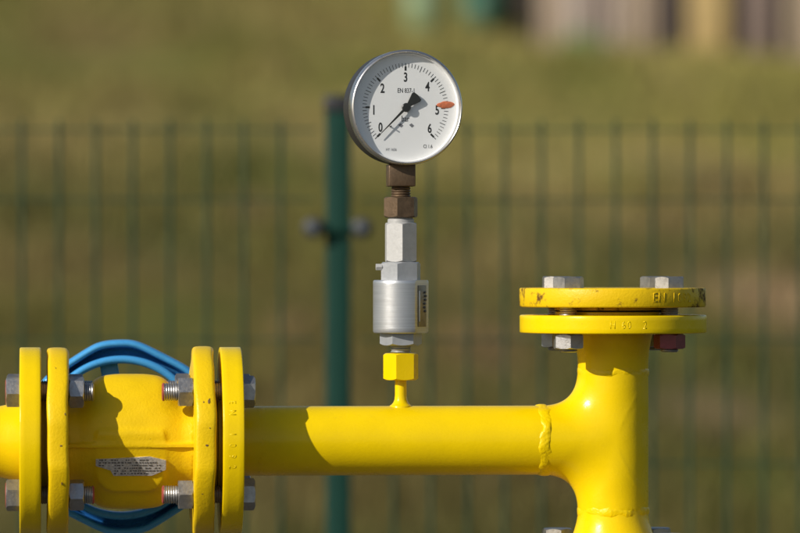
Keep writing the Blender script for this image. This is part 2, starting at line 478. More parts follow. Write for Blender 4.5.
# grass on the bank: blades in clumps, one object
NB = 60000
by = 7.0 + (37 - 7.0) * rng.random(NB) ** 0.85
bx = (rng.random(NB) * 2 - 1) * (1.3 + 0.13 * (by + D))
dens = np.clip(0.75 + 0.5 * vnoise(bx * 2.2, by * 1.7, 9), 0.05, 1)
keep = rng.random(NB) < dens
bx, by = bx[keep], by[keep]
verts, cols = [], []
K = 5
for k in range(K):
    n_ = len(bx)
    ox = bx + rng.normal(0, 0.035, n_); oy = by + rng.normal(0, 0.035, n_)
    hgt = rng.gamma(5, 0.016, n_) * np.clip(0.8 + 0.7 * vnoise(bx * 1.1, by * 0.8, 12) + 0.8 * vnoise(bx * 5.0, by * 2.5, 13), 0.25, 2.6)
    an = rng.random(n_) * 6.283; wd = rng.uniform(0.003, 0.007, n_) * (0.7 + by / 25)
    lean = rng.normal(0, 0.35, (n_, 2)) * hgt[:, None]
    z = ground_z(ox, oy) - 0.005
    dx_, dy_ = np.cos(an) * wd, np.sin(an) * wd
    a = np.stack([ox - dx_, oy - dy_, z], 1); b = np.stack([ox + dx_, oy + dy_, z], 1)
    c = np.stack([ox + lean[:, 0], oy + lean[:, 1], z + hgt], 1)
    verts.append(np.stack([a, b, c], 1).reshape(-1, 3))
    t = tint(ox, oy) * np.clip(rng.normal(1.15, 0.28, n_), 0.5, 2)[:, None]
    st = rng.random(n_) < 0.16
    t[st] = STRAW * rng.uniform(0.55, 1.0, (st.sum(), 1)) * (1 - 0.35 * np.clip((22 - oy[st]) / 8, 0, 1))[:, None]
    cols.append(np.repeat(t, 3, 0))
verts = np.concatenate(verts); cols = np.clip(np.concatenate(cols), 0, 0.9)
me = bpy.data.meshes.new('grass')
nT = len(verts) // 3
me.vertices.add(len(verts)); me.vertices.foreach_set('co', verts.astype(np.float32).ravel())
me.loops.add(nT * 3); me.loops.foreach_set('vertex_index', np.arange(nT * 3, dtype=np.int32))
me.polygons.add(nT); me.polygons.foreach_set('loop_start', np.arange(0, nT * 3, 3, dtype=np.int32))
me.update(calc_edges=True)
set_tint(me, cols)
tag(obj('grass', me, M['grass']), 'short dry olive grass covering the bank behind the fence', 'grass', kind='stuff')

# ------------------------------------------------------------------ shed and garden things at the top of the bank
def far_x(px, y): return (px - 400) * S * (y + D) / D
YS = 30.5
def gz(x, y): return float(ground_z(np.float64(x), np.float64(y)))
shed_c = Vector((far_x(700, YS), YS, 0)); shed_c.z = gz(shed_c.x, YS) - 0.02
shed = thing('wooden_shed', shed_c, 'old wooden shed of mismatched upright boards on top of the grass bank', 'shed')
wood = {'cream': (0.58, 0.42, 0.185), 'tan': (0.40, 0.31, 0.22), 'beige': (0.44, 0.34, 0.26), 'mauve': (0.25, 0.185, 0.16), 'slate': (0.07, 0.065, 0.078), 'dark': (0.03, 0.024, 0.02), 'pale': (0.47, 0.39, 0.34)}
WM = {k: mat('wood_' + k, c, rough=0.8, var=0.2, var_scale=14, stretch=(6, 6, 0.6), bump=0.003, bump_scale=30) for k, c in wood.items()}
runs = [(548, 566, 'beige'), (566, 590, 'pale'), (591, 605, 'mauve'), (606, 617, 'pale'), (618, 629, 'beige'), (630, 645, 'beige'), (646, 655, 'tan'), (656, 664, 'mauve'), (666, 686, 'slate'), (688, 706, 'cream'),
        (707, 728, 'cream'), (730, 742, 'dark'), (743, 758, 'mauve'), (759, 775, 'mauve'), (776, 786, 'dark'), (787, 806, 'tan'), (807, 826, 'tan'), (827, 848, 'beige'), (849, 870, 'tan')]
for a, b, k in runs:
    x0, x1 = far_x(a, YS) - shed_c.x, far_x(b, YS) - shed_c.x
    zb = gz(shed_c.x + (x0 + x1) / 2, YS) - shed_c.z - 0.03
    off = {'dark': 0.10, 'slate': 0.08}.get(k, random.uniform(-0.012, 0.012))  # dark strips set back: shade of open gaps put into the colour
    m_ = obj('board_and_gap_shade', box(x1 - x0 - 0.006, 0.03, 2.1 - zb, 0.003, 1, ((x0 + x1) / 2, off, (2.1 + zb) / 2)), WM[k], shed)
xa, xb = far_x(548, YS) - shed_c.x, far_x(870, YS) - shed_c.x
for x in (xa - 0.03, xb + 0.03):
    obj('side_wall', box(0.05, 2.0, 2.2, 0.004, 1, (x, 1.0, 0.99)), WM['tan'], shed)
obj('back_wall', box(xb - xa, 0.05, 2.2, 0.004, 1, ((xa + xb) / 2, 2.03, 0.99)), WM['tan'], shed)
rf = obj('roof', box(xb - xa + 0.4, 2.6, 0.06, 0.008, 1, ((xa + xb) / 2, 1.0, 2.2)), mat('roof_felt', (0.08, 0.08, 0.085), rough=0.9, var=0.2, bump=0.004, bump_scale=60), shed, rot=(R(3), 0, 0))

def bin_(px, w_px, y, col, name, label, cat, h=0.62):
    x = far_x(px, y); r = w_px * S * (y + D) / D / 2
    t = thing(name, (x, y, gz(x, y) - 0.01), label, cat)
    mm = mat(name + '_plastic_' + str(px), col, rough=0.5, var=0.12, var_scale=8)
    prof = [(0, 0), (0, r * 0.84), (0.02, r * 0.88), (h * 0.3, r * 0.97), (h * 0.32, r), (h * 0.36, r), (h * 0.38, r * 0.97), (h * 0.66, r * 0.97), (h * 0.68, r), (h * 0.72, r), (h * 0.74, r * 0.96), (h, r * 0.86), (h, r * 0.78), (h - 0.03, r * 0.78), (h - 0.03, 0)]
    obj('body', lathe(prof, 'z', 32), mm, t)
    obj('lid', lathe([(h, 0), (h, r * 0.9), (h + 0.03, r * 0.9), (h + 0.035, r * 0.85), (h + 0.035, 0)], 'z', 32), mm, t)
    return t
bin_(424, 40, 30.6, (0.20, 0.27, 0.14), 'water_barrel', 'pale green plastic barrel standing on the grass bank', 'barrel')
bin_(484, 46, 31.4, (0.035, 0.115, 0.07), 'water_barrel', 'dark green plastic barrel standing on the grass bank', 'barrel')
# dark compost box
x = far_x(527, 31.2)
cb = thing('compost_box', (x, 31.2, gz(x, 31.2) - 0.02), 'dark slatted compost box between the green barrel and the shed', 'compost box')
for k in range(5):
    for yy in (-0.14, 0.14):
        obj('slat', box(0.28, 0.022, 0.085, 0.003, 1, (0, yy, 0.06 + k * 0.105)), WM['dark'], cb)
    for xx in (-0.151, 0.151):
        obj('slat', box(0.022, 0.30, 0.085, 0.003, 1, (xx, 0, 0.06 + k * 0.105)), WM['dark'], cb)
for xx in (-0.12, 0.12):
    for yy in (-0.11, 0.11):
        obj('corner_post', box(0.035, 0.035, 0.58, 0.003, 1, (xx, yy, 0.27)), WM['dark'], cb)
# a green leafy clump at the foot of the shed
def clump(px, y, r_, n_, col, name, label, cat):
    x = far_x(px, y); t = thing(name, (x, y, gz(x, y)), label, cat)
    vs, fs = [], []
    for k in range(n_):
        a = rng.random() * 6.283; e = rng.random() ** 0.6
        c = np.array([math.cos(a) * e * r_, math.sin(a) * e * r_ * 0.7, abs(rng.normal(0.5, 0.25)) * r_ * (1.2 - 0.7 * e)])
        u = rng.normal(size=3); u /= np.linalg.norm(u); v = np.cross(u, rng.normal(size=3)); v /= np.linalg.norm(v)
        s_ = rng.uniform(0.018, 0.034); i = len(vs)
        vs += [c - u * s_ * 1.6, c - v * s_ * 0.6, c + u * s_ * 1.6, c + v * s_ * 0.6]; fs.append((i, i + 1, i + 2, i + 3))
    obj('foliage', mesh_from(vs, fs, None), mat(name + '_leaf', col, rough=0.55, var=0.3, var_scale=12), t)
    st, sf = [], []
    obj('stem', lathe([(-0.03, 0.0), (-0.03, 0.012), (r_ * 0.5, 0.006), (r_ * 0.6, 0)], 'z', 8), WM['tan'], t)
clump(582, 29.6, 0.19, 700, (0.20, 0.30, 0.15), 'low_plant', 'low grey green leafy plant at the foot of the wooden shed', 'plant')
x = far_x(258, 33.0)
bm = bmesh.new(); bmesh.ops.create_icosphere(bm, subdivisions=3, radius=0.13)
for v in bm.verts:
    q = v.co * 9; v.co *= 1 + 0.16 * math.sin(q.x * 1.7 + 1) * math.sin(q.y * 2.1) + 0.08 * math.sin(q.z * 3 + q.x * 2)
    v.co.x *= 1.2; v.co.z *= 0.7
me = bpy.data.meshes.new('stone'); bm.to_mesh(me); bm.free(); me.shade_smooth()
tag(obj('stone', me, mat('pale_stone', (0.5, 0.44, 0.36), rough=0.85, var=0.2, var_scale=20, bump=0.006, bump_scale=40), loc=(x, 33.0, gz(x, 33.0) + 0.05)), 'pale rounded stone lying high on the grass bank', 'stone')

# ------------------------------------------------------------------ fence
YF = 2.12                                  # fence plane
KF = (YF + D) / D
def fxz(px, py): return (px - 400) * S * KF, Z0 + (266.5 - py) * S * KF
px_post = 338
xp, zt = fxz(px_post, 98)
post_w = 0.034
def make_post(x, label, zt=zt):
    t = thing('fence_post', (x, YF + 0.028, 0), label, 'fence post', 'green fence posts')
    obj('shaft', box(post_w, 0.05, zt - 0.012 + 0.3, 0.003, 2, (0, 0, (zt - 0.012 - 0.3) / 2)), M['post'], t)
    bmc = box(post_w + 0.004, 0.054, 0.024, 0.004, 2, (0, 0, zt - 0.008))
    obj('cap', bmc, M['cap'], t)
    for pyc in (228, 228 + 430, 228 + 800):
        z = fxz(0, pyc)[1]
        for s_ in (-1, 1):
            c = obj('clamp', lathe([(-0.042, 0), (-0.042, 0.010), (-0.040, 0.014), (-0.034, 0.014), (-0.034, 0)], 'y', 20), M['cap'], t, loc=(s_ * 0.033, 0, z))
            obj('bolt', lathe([(-0.047, 0), (-0.047, 0.006), (-0.045, 0.0085), (-0.042, 0.009), (-0.0415, 0)], 'y', 20), M['galv'], c)
        obj('clamp_bar', box(0.07, 0.005, 0.016, 0.001, 1, (0, -0.0305, z)), M['post'], t)
    return t
make_post(xp, 'dark green square steel fence post with black cap behind the pressure gauge')
make_post(xp - 2.53, 'dark green steel fence post at the fence end behind the valve')
make_post(xp + 2.53, 'dark green steel fence post at the fence end behind the capped tee')

ztop = fxz(0, 120)[1]
wire_len = ztop - 0.04
v_me = lathe([(0.04, 0), (0.04, 0.0024), (ztop - 0.001, 0.0024), (ztop, 0.001), (ztop, 0)], 'z', 10)
def panel(x0, x1, first, label):
    t = thing('wire_fence', ((x0 + x1) / 2, YF, 0), label, 'wire fence', 'welded wire fence panels')
    cx = (x0 + x1) / 2
    x = first
    while x > x0: x -= 0.05
    x += 0.05
    while x < x1:
        obj('vertical_wire', v_me, M['fence'], t, loc=(x - cx, 0, 0)); x += 0.05
    ln = x1 - x0
    h_me = lathe([(-ln / 2, 0), (-ln / 2, 0.0014), (ln / 2, 0.0014), (ln / 2, 0)], 'x', 10)
    zs = [fxz(0, q)[1] for q in (130, 200, 340, 464)]
    z = zs[-1]
    for st in (0.2, 0.1, 0.2, 0.2, 0.2):
        z -= st
        if z > 0.05: zs.append(z)
    for z in zs: obj('horizontal_wire', h_me, M['fence'], t, loc=(0, 0.0039, z))
    return t
panel(xp - 2.49, xp - 0.03, fxz(22, 0)[0], 'green welded wire fence panel standing behind the valve with the blue handwheel')
panel(xp + 0.03, xp + 2.49, fxz(690, 0)[0], 'green welded wire fence panel standing behind the tee with the rusty blind flange')

# ------------------------------------------------------------------ pipe run
ROT = (0, 0, YAW)
AXY = 440.5                                # photograph row of the pipe axis
def mm(v): return v * 0.001
RP = 0.0303                                # pipe radius
tee_o = P(614.5, AXY)
run = thing('pipe_tee', tee_o, 'yellow painted horizontal steel pipe welded to a vertical flanged tee', 'pipe', rot=ROT)
def X(px): return (px - 614.5) * S         # local x in the tee's frame
def Zl(py): return (AXY - py) * S

# tee fitting
RT = 0.0311
ZT, ZB, XL = Zl(371), Zl(511), X(543)
def tee_f(x, y, z):
    a = np.sqrt(x * x + y * y) - (RT + 0.00012 * np.sin(z * 160) * np.sin(np.arctan2(y, x) * 3))
    b = np.maximum(np.sqrt(y * y + z * z) - 0.0304, x)
    dot = y * y / np.maximum(np.sqrt(x * x + y * y) * np.sqrt(y * y + z * z), 1e-9)
    f = smin(a, b, 0.031 * np.clip(1 - dot, 0, 1) ** 0.8 + 0.0008)
    return np.maximum(np.maximum(f, z - ZT), np.maximum(ZB - z, XL - x))
obj('tee_body', surface_nets(tee_f, (XL - 0.004, -0.036, ZB - 0.004), (0.036, 0.036, ZT + 0.004), 0.0017, 40), M['yellow'], run)
# straight pipe
pL = X(240)
prof = [(pL - 0.012, RP)] + [(pL + (XL + 0.003 - pL) * k / 30, RP) for k in range(1, 31)]
obj('pipe', lathe(prof, 'x', 96), M['yellow'], run)

def bead(axis, r, at, wdt, hgt, seed, name='weld_bead', parent=None, mat_=None, loc=(0, 0, 0)):
    """irregular weld bead running round a pipe"""
    seg, cs = 220, 10
    vs, fs = [], []
    rr = np.random.default_rng(seed); ph = rr.uniform(0, 6.28, 12)
    for i in range(seg):
        t = 2 * math.pi * i / seg
        wob = 0.22 * math.sin(3 * t + ph[0]) + 0.16 * math.sin(7 * t + ph[1]) + 0.1 * math.sin(17 * t + ph[2])
        wv = wdt * (1 + 0.14 * math.sin(5 * t + ph[3]) + 0.12 * math.sin(13 * t + ph[4]))
        hv = hgt * (0.85 + 0.22 * math.sin(4 * t + ph[5]) + 0.2 * math.sin(11 * t + ph[6]) + 0.08 * abs(math.sin(22 * t + ph[7])))
        for j in range(cs):
            u = -1 + 2 * j / (cs - 1)
            a = at + wob * wdt * 0.35 + u * wv / 2
            q = r - 0.0006 + hv * max(0, 1 - abs(u) ** 2.4) ** 0.7 + 0.00005 * math.sin(40 * t + 6 * u + ph[8])
            vs.append(AX[axis](a, q * math.cos(t), q * math.sin(t)))
    for i in range(seg):
        for j in range(cs - 1):
            i2 = (i + 1) % seg
            fs.append((i * cs + j, i2 * cs + j, i2 * cs + j + 1, i * cs + j + 1))
    me = mesh_from(vs, fs, None)
    bm = bmesh.new(); bm.from_mesh(me); bmesh.ops.recalc_face_normals(bm, faces=bm.faces); bm.to_mesh(me); bm.free()
    me.shade_smooth()
    return obj(name, me, mat_ or M['yellow_weld'], parent, loc)
bead('x', RP, X(543), 0.0108, 0.0017, 3, parent=run)
bead('z', RT - 0.0003, Zl(372), 0.0080, 0.0012, 5, parent=run)
bead('z', RT - 0.0003, Zl(511.5), 0.0085, 0.0014, 8, parent=run)
bead('x', RP, X(261), 0.010, 0.0007, 9, parent=run)

def disc(axis, a0, a1, r, bore, bev=0.0012, seg=128, wob=0.0):
    b = bev
    pts = [(a0, bore), (a0, r - b), (a0 + b * 0.3, r - b * 0.3), (a0 + b, r)] + [(a0 + b + (a1 - a0 - 2 * b) * k / 4, r) for k in range(1, 4)] + [(a1 - b, r), (a1 - b * 0.3, r - b * 0.3), (a1, r - b), (a1, bore)]
    return lathe(pts, axis, seg, 50, closed=True)

RF = 0.0820
# left end flange (plain collar with weld neck)
fl = obj('flange', disc('x', X(219.5), X(240.5), RF, RP - 0.004, 0.0009), M['yellow'], run)
obj('raised_face', disc('x', X(219.5) - 0.0028, X(219.5) + 0.001, 0.050, RP - 0.004, 0.0004), M['yellow'], fl)
# letters punched into the rim of that flange, reading down the rim
def rim_text(s, h, axis, at, r, ang0, step, parent, mat_, xs=0.75, ext=0.0005):
    r = r + 0.00012
    for i, ch in enumerate(s):
        if ch == ' ': continue
        me = text_mesh(ch, h, xs, 0.004, ext)
        a = ang0 + step * i
        if axis == 'z':   # flat flange: letters upright, running along the rim
            o = obj('stamped_letter', me, mat_, parent, loc=(r * math.sin(a), -r * math.cos(a), at), rot=(0, 0, a))
        else:             # upright flange: letters turned to run down the rim
            o = obj('stamped_letter', me, mat_, parent)
            o.matrix_local = Matrix.Rotation(-a, 4, 'X') @ Matrix.Translation((at, -r, 0)) @ Matrix.Rotation(R(90), 4, 'Y')
rim_text('EN 1092', 0.0062, 'x', (X(219.5) + X(240.5)) / 2 - 0.001, RF - 0.0002, R(26), R(-6.6), fl, M['yellow'], ext=0.00014)

# top flange with neck
tf = obj('flange', disc('z', Zl(333), Zl(315), RF, RT - 0.003, 0.0012), M['yellow'], run)
obj('raised_face', disc('z', Zl(315) - 0.001, Zl(315) + 0.0028, 0.051, RT - 0.004, 0.0004), M['yellow'], tf)
neck = [(ZT - 0.002, RT - 0.0002), (Zl(360), RT), (Zl(350), RT + 0.0008), (Zl(341), RT + 0.0022), (Zl(336), RT + 0.0034), (Zl(332), RT + 0.0042)]
obj('neck', lathe(neck, 'z', 96), M['yellow'], run)
rim_text('H 60  2', 0.0068, 'z', Zl(324), RF - 0.0002, R(-7.5), R(3.3), tf, M['yellow'], ext=0.00016)
# lower neck and flange
low = [(Zl(508), RT - 0.0002), (Zl(517), RT), (Zl(524), RT + 0.0012), (Zl(532), RT + 0.0032), (Zl(540), RT + 0.0060), (Zl(547), RT + 0.0075), (Zl(552), RT + 0.0080)]
obj('neck', lathe(low, 'z', 96), M['yellow'], run)
lf = obj('flange', disc('z', Zl(566), Zl(546), RF, RT - 0.003, 0.0012), M['yellow'], run)
obj('raised_face', disc('z', Zl(566) - 0.0028, Zl(566) + 0.001, 0.051, RT - 0.004, 0.0004), M['yellow'], lf)
# gauge branch: stub, fillet and hexagon socket
gx_ = X(400.8)
stub = [(RP - 0.003, 0.0105), (RP + 0.0002, 0.0098), (RP + 0.0012, 0.0082), (RP + 0.003, 0.0066), (RP + 0.0055, 0.0056), (RP + 0.009, 0.0052), (Zl(379), 0.0051)]
obj('branch_stub', lathe(stub, 'z', 40), M['yellow'], run, loc=(gx_, 0, 0))
obj('hex_socket', hexnut(0.0275, 0.0235, 'z', 0, rot=R(0)), M['yellow'], run, loc=(gx_, 0, Zl(380)), rot=(0, 0, R(11)))

# standpipe carrying the tee (below the picture)
sp_o = P(614.5, AXY); sp_o.z = 0
stand = thing('standpipe', sp_o, 'yellow flanged standpipe rising from the ground under the tee', 'pipe', rot=ROT)
zf = tee_o.z + Zl(566) - 0.0085
obj('flange', disc('z', zf - 0.018, zf, RF, RT - 0.003, 0.0012), M['yellow'], stand)
obj('raised_face', disc('z', zf - 0.001, zf + 0.0028, 0.051, RT - 0.004, 0.0004), M['yellow'], stand)
obj('pipe', lathe([(-0.1, RP), (zf - 0.04, RP), (zf - 0.017, RT + 0.007)], 'z', 64), M['yellow'], stand)

# ------------------------------------------------------------------ blind flange
bf_o = P(614, 297.5)
bl = thing('blind_flange', bf_o, 'rust spotted yellow blind flange bolted over the top of the tee', 'blind flange', rot=ROT)
bfz0, bfz1 = -0.0084, 0.0084
pts = [(bfz0, 0), (bfz0, 0.0805), (bfz0 + 0.0006, 0.0814), (bfz0 + 0.0014, 0.0818), (0, 0.0818), (bfz1 - 0.0014, 0.0818), (bfz1 - 0.0005, 0.0814), (bfz1, 0.0805), (bfz1, 0)]
plate = obj('plate', lathe(pts, 'z', 128, 50), M['yellow_rust'], bl)
obj('raised_face', lathe([(bfz0 - 0.0026, 0), (bfz0 - 0.0026, 0.051), (bfz0 + 0.001, 0.051)], 'z', 64), M['yellow_rust'], bl)
rim_text('EN 1092', 0.0082, 'z', 0.0003, 0.0816, R(19.5), R(4.6), plate, M['yellow_rust'], xs=0.85, ext=0.0003)

# ------------------------------------------------------------------ gaskets
def gasket(name, loc, axis, th, label):
    o = obj(name, disc(axis, -th / 2, th / 2, 0.0475, 0.028, 0.0003, 64), M['gasket'], None, loc, ROT)
    return tag(o, label, 'gasket', 'flange gaskets')
zt0, zt1 = tee_o.z + Zl(315) + 0.0028, bf_o.z + bfz0 - 0.0026
gasket('gasket', Vector((bf_o.x, bf_o.y, (zt0 + zt1) / 2)), 'z', zt1 - zt0 - 0.0002, 'black flat gasket squeezed under the rusty blind flange')
zl0 = tee_o.z + Zl(566) - 0.0028
gasket('gasket', Vector((tee_o.x, tee_o.y, (zl0 + zf + 0.0028) / 2)), 'z', zl0 - zf - 0.0028 - 0.0002, 'black flat gasket under the lower flange of the tee')

# ------------------------------------------------------------------ left pipe with its flange
in_o = P(31.6, AXY)
inl = thing('inlet_pipe', in_o, 'yellow flanged pipe joined to the far side of the valve from the gauge', 'pipe', rot=ROT)
h9 = 0.0092
f1 = obj('flange', disc('x', -h9, h9, RF, RP - 0.004, 0.0012), M['yellow'], inl)
obj('raised_face', disc('x', h9 - 0.001, h9 + 0.0028, 0.050, RP - 0.004, 0.0004), M['yellow'], f1)
hub = [(-h9 + 0.001, RP + 0.0045), (-h9 - 0.004, RP + 0.0038), (-h9 - 0.010, RP + 0.0022), (-h9 - 0.017, RP + 0.0008), (-h9 - 0.026, RP), (-0.42, RP)]
obj('neck', lathe(hub, 'x', 96), M['yellow'], inl)
bead('x', RP, -h9 - 0.030, 0.009, 0.0016, 14, parent=inl)
# elbow and riser down into the ground, out of the picture
seg, vs, fs = 40, [], []
nr = 16; rb = 0.09
path = []
for k in range(nr + 1):
    a = math.pi / 2 * k / nr
    path.append(((-0.42 - rb * math.sin(a), -rb * (1 - math.cos(a))), (-math.cos(a), -math.sin(a))))
path.append(((-0.42 - rb, -in_o.z - 0.1), (0, -1)))
for (cx, cz), (tx, tz) in path:
    for k in range(seg):
        t = 2 * math.pi * k / seg
        nx_, nz_ = -tz, tx
        vs.append((cx + nx_ * RP * math.cos(t), RP * math.sin(t), cz + nz_ * RP * math.cos(t)))
for i in range(len(path) - 1):
    for k in range(seg):
        fs.append((i * seg + k, i * seg + (k + 1) % seg, (i + 1) * seg + (k + 1) % seg, (i + 1) * seg + k))
me = mesh_from(vs, fs, None)
bm = bmesh.new(); bm.from_mesh(me); bmesh.ops.recalc_face_normals(bm, faces=bm.faces); bm.to_mesh(me); bm.free(); me.shade_smooth()
obj('elbow', me, M['yellow'], inl)

# ------------------------------------------------------------------ valve
va_o = P(130.5, AXY)
va = thing('flanged_valve', va_o, 'yellow cast flanged valve with a blue handwheel behind its body', 'valve', rot=ROT)
def XV(px): return (px - 130.5) * S
xl0, xl1, xr0, xr1 = XV(48.5), XV(69), XV(192), XV(212.5)
RB = 0.0585
def body_f(x, y, z):
    tube = np.sqrt(y * y + z * z) - 0.0365
    hd = np.where(y < 0, np.where(z < 0, 0.0385 - 0.010 * np.clip(-z / 0.02, 0, 1), 0.0385), 0.060)                       # shallow in front, deep towards the stem
    q = np.sqrt((y / hd) ** 2 + (z / 0.0590) ** 2 + 1e-9)
    g = np.sqrt((y / hd ** 2) ** 2 + (z / 0.0590 ** 2) ** 2 + 1e-9)
    ell = q * (q - 1) / g
    ell = np.maximum(ell, -0.03)
    house = smax(ell + 0.12 * np.abs(x) * np.abs(x) / 0.04, np.abs(x) - (0.0385 - 0.05 * np.abs(z)), 0.014)
    f = smin(tube, house, 0.016)
    boss = np.maximum(np.maximum((-(0.0385 + 0.36 * z) - y) * 0.94, y), smax(np.abs(x) - 0.028, -0.0415 - z, 0.018))
    boss = smax(boss, z - 0.01, 0.006)
    f = smin(f, boss, 0.006)
    # hubs swelling into the flanges
    hubs = np.sqrt(y * y + z * z) - (0.036 + 0.30 * np.maximum(0, np.abs(x) - 0.044))
    f = smin(f, hubs, 0.004)
    # raised parting ridge along the middle of the casting
    ridge = np.maximum(np.abs(z + 0.0018) - 0.0018, np.sqrt(y * y + z * z) - 0.0418)
    ridge = np.maximum(ridge, y)
    f = smin(f, ridge, 0.0016)
    # belly web under the name plate
    bs = np.maximum(np.sqrt(x * x + z * z) - 0.024, np.maximum(-y, y - 0.082))
    f = smin(f, bs, 0.012)
    f = f + 0.00015 * np.sin(x * 210 + 2 * np.sin(z * 90)) * np.sin(z * 190 + y * 120)
    return np.maximum(f, np.abs(x) - 0.0545)
bd = obj('body', surface_nets(body_f, (-0.058, -0.066, -0.066), (0.058, 0.090, 0.066), 0.0019, 45), M['yellow_cast'], va)

def cast_flange(a0, a1, seed):
    """cast flange, rounded edges, flat ground on the near and far rim, slightly uneven"""
    seg = 180; vs, fs = [], []
    rr = np.random.default_rng(seed); ph = rr.uniform(0, 6.28, 8)
    b = 0.0030
    prof = [(a0, -0.02), (a0, -b), (a0 + 0.10 * b, -0.55 * b), (a0 + 0.4 * b, -0.18 * b), (a0 + b, 0), (a0 + (a1 - a0) * 0.35, 0.0003), (a0 + (a1 - a0) * 0.65, 0.0003), (a1 - b, 0), (a1 - 0.4 * b, -0.18 * b), (a1 - 0.1 * b, -0.55 * b), (a1, -b), (a1, -0.02)]
    for i in range(seg):
        t = 2 * math.pi * i / seg
        cy, cz = math.cos(t), math.sin(t)
        Rr = 0.0822 + 0.0004 * math.sin(3 * t + ph[0]) + 0.00025 * math.sin(9 * t + ph[1])
        flat = 0.0800
        if abs(cy) * Rr > flat: Rr = flat / abs(cy)
        for (a, dr) in prof:
            r = Rr + dr if dr > -0.015 else 0.028
            a_ = a + (0.0006 * math.sin(4 * t + ph[2]) + 0.0003 * math.sin(11 * t + ph[3])) * (1 if dr > -0.015 else 0)
            vs.append((a_, r * cy, r * cz))
    m = len(prof)
    for i in range(seg):
        for j in range(m):
            i2, j2 = (i + 1) % seg, (j + 1) % m
            fs.append((i * m + j, i2 * m + j, i2 * m + j2, i * m + j2))
    me = mesh_from(vs, fs, None)
    bm = bmesh.new(); bm.from_mesh(me); bmesh.ops.recalc_face_normals(bm, faces=bm.faces); bm.to_mesh(me); bm.free()
    me.shade_smooth(); me.set_sharp_from_angle(angle=R(40))
    return me
cl = obj('flange', cast_flange(xl0, xl1, 4), M['yellow_cast'], va)
cr = obj('flange', cast_flange(xr0, xr1, 6), M['yellow_cast'], va)
obj('raised_face', disc('x', xl0 - 0.0028, xl0 + 0.002, 0.050, 0.028, 0.0004), M['yellow_cast'], cl)
obj('raised_face', disc('x', xr1 - 0.002, xr1 + 0.0028, 0.050, 0.028, 0.0004), M['yellow_cast'], cr)

# nicks where the paint of the cast rims is knocked off
M['chip'] = mat('bare_rusty_iron', (0.16, 0.085, 0.03), rough=0.8, var=0.35, var_scale=500)
for par, px_, py_, w_, h_ in ((cl, 64, 396, 1.6, 2.2), (cl, 67, 410, 1.3, 2.8), (cl, 63, 441, 2.4, 2.0), (cl, 64, 478, 1.3, 2.6), (cr, 202, 399, 1.3, 1.6), (cr, 207.5, 398, 2.4, 5.2), (cr, 205, 441, 2.8, 3.0), (cr, 204, 474, 1.3, 1.4), (cr, 201, 489, 2.2, 1.5), (cr, 208, 424, 0.9, 2.0), (cl, 58, 366, 0.9, 1.1)):
    z_ = (AXY - py_) * S
    n_ = 13; vs = []; fs = []
    yy = -0.0803 if abs(z_) < 0.017 else -math.sqrt(max(0.0825 ** 2 - z_ ** 2, 0))
    for k in range(n_):
        t = 2 * math.pi * k / n_; q = random.uniform(0.55, 1.15)
        dz = math.sin(t) * h_ * 0.5 * q * S
        zz = z_ + dz
        vs.append((XV(px_ - 1.6) + math.cos(t) * w_ * 0.5 * q * S, (-0.0803 if abs(zz) < 0.0165 else -math.sqrt(0.0825 ** 2 - zz ** 2)) - 0.00035, zz))
    vs += [(a_, b_ + 0.0012, c_) for a_, b_, c_ in vs]
    fs = [tuple(range(n_))] + [(k, (k + 1) % n_, n_ + (k + 1) % n_, n_ + k) for k in range(n_)]
    me = mesh_from(vs, fs, 40)
    bm = bmesh.new(); bm.from_mesh(me); bmesh.ops.recalc_face_normals(bm, faces=bm.faces); bm.to_mesh(me); bm.free()
    obj('paint_chip', me, M['chip'], par)

# name plate on the lower front of the body
ang = R(24)
outline = [(96, 456.7), (149, 454), (165, 458), (165, 467), (151.5, 473), (113.6, 473), (110.5, 467.5), (96, 463)]
bm = bmesh.new()
cz_pl = -0.0206
vs_ = [bm.verts.new((XV(a), 0, (464 - b_) * S / math.cos(ang))) for a, b_ in outline]
fc = bm.faces.new(vs_)
r_ = bmesh.ops.extrude_face_region(bm, geom=[fc])
for v in [g for g in r_['geom'] if isinstance(g, bmesh.types.BMVert)]: v.co.y += 0.0035
bmesh.ops.recalc_face_normals(bm, faces=bm.faces)
me = bpy.data.meshes.new('name_plate'); bm.to_mesh(me); bm.free()
pl = obj('name_plate', me, M['plate'], bd, loc=(0, -0.0350, cz_pl), rot=(ang, 0, 0))
pl['label'] = 'worn stamped metal name plate with a clipped corner'
# rows of worn punched characters, too small to read
bm = bmesh.new()
for row in range(6):
    zr = 0.0066 - row * 0.0026
    xx = XV(100 if row < 3 else 115)
    while xx < XV(160 if 0 < row < 5 else 148):
        wl = random.uniform(0.0008, 0.0022)
        if random.random() < 0.8:
            bmesh.ops.create_cube(bm, size=1, matrix=Matrix.Translation((xx, -0.0001, zr)) @ Matrix.Diagonal((wl, 0.0004, 0.0011, 1)))
        xx += wl + random.uniform(0.0006, 0.0012)
me = bpy.data.meshes.new('stamped_lines'); bm.to_mesh(me); bm.free()
tag(obj('stamped_lines', me, M['washer'], pl), kind='stuff')

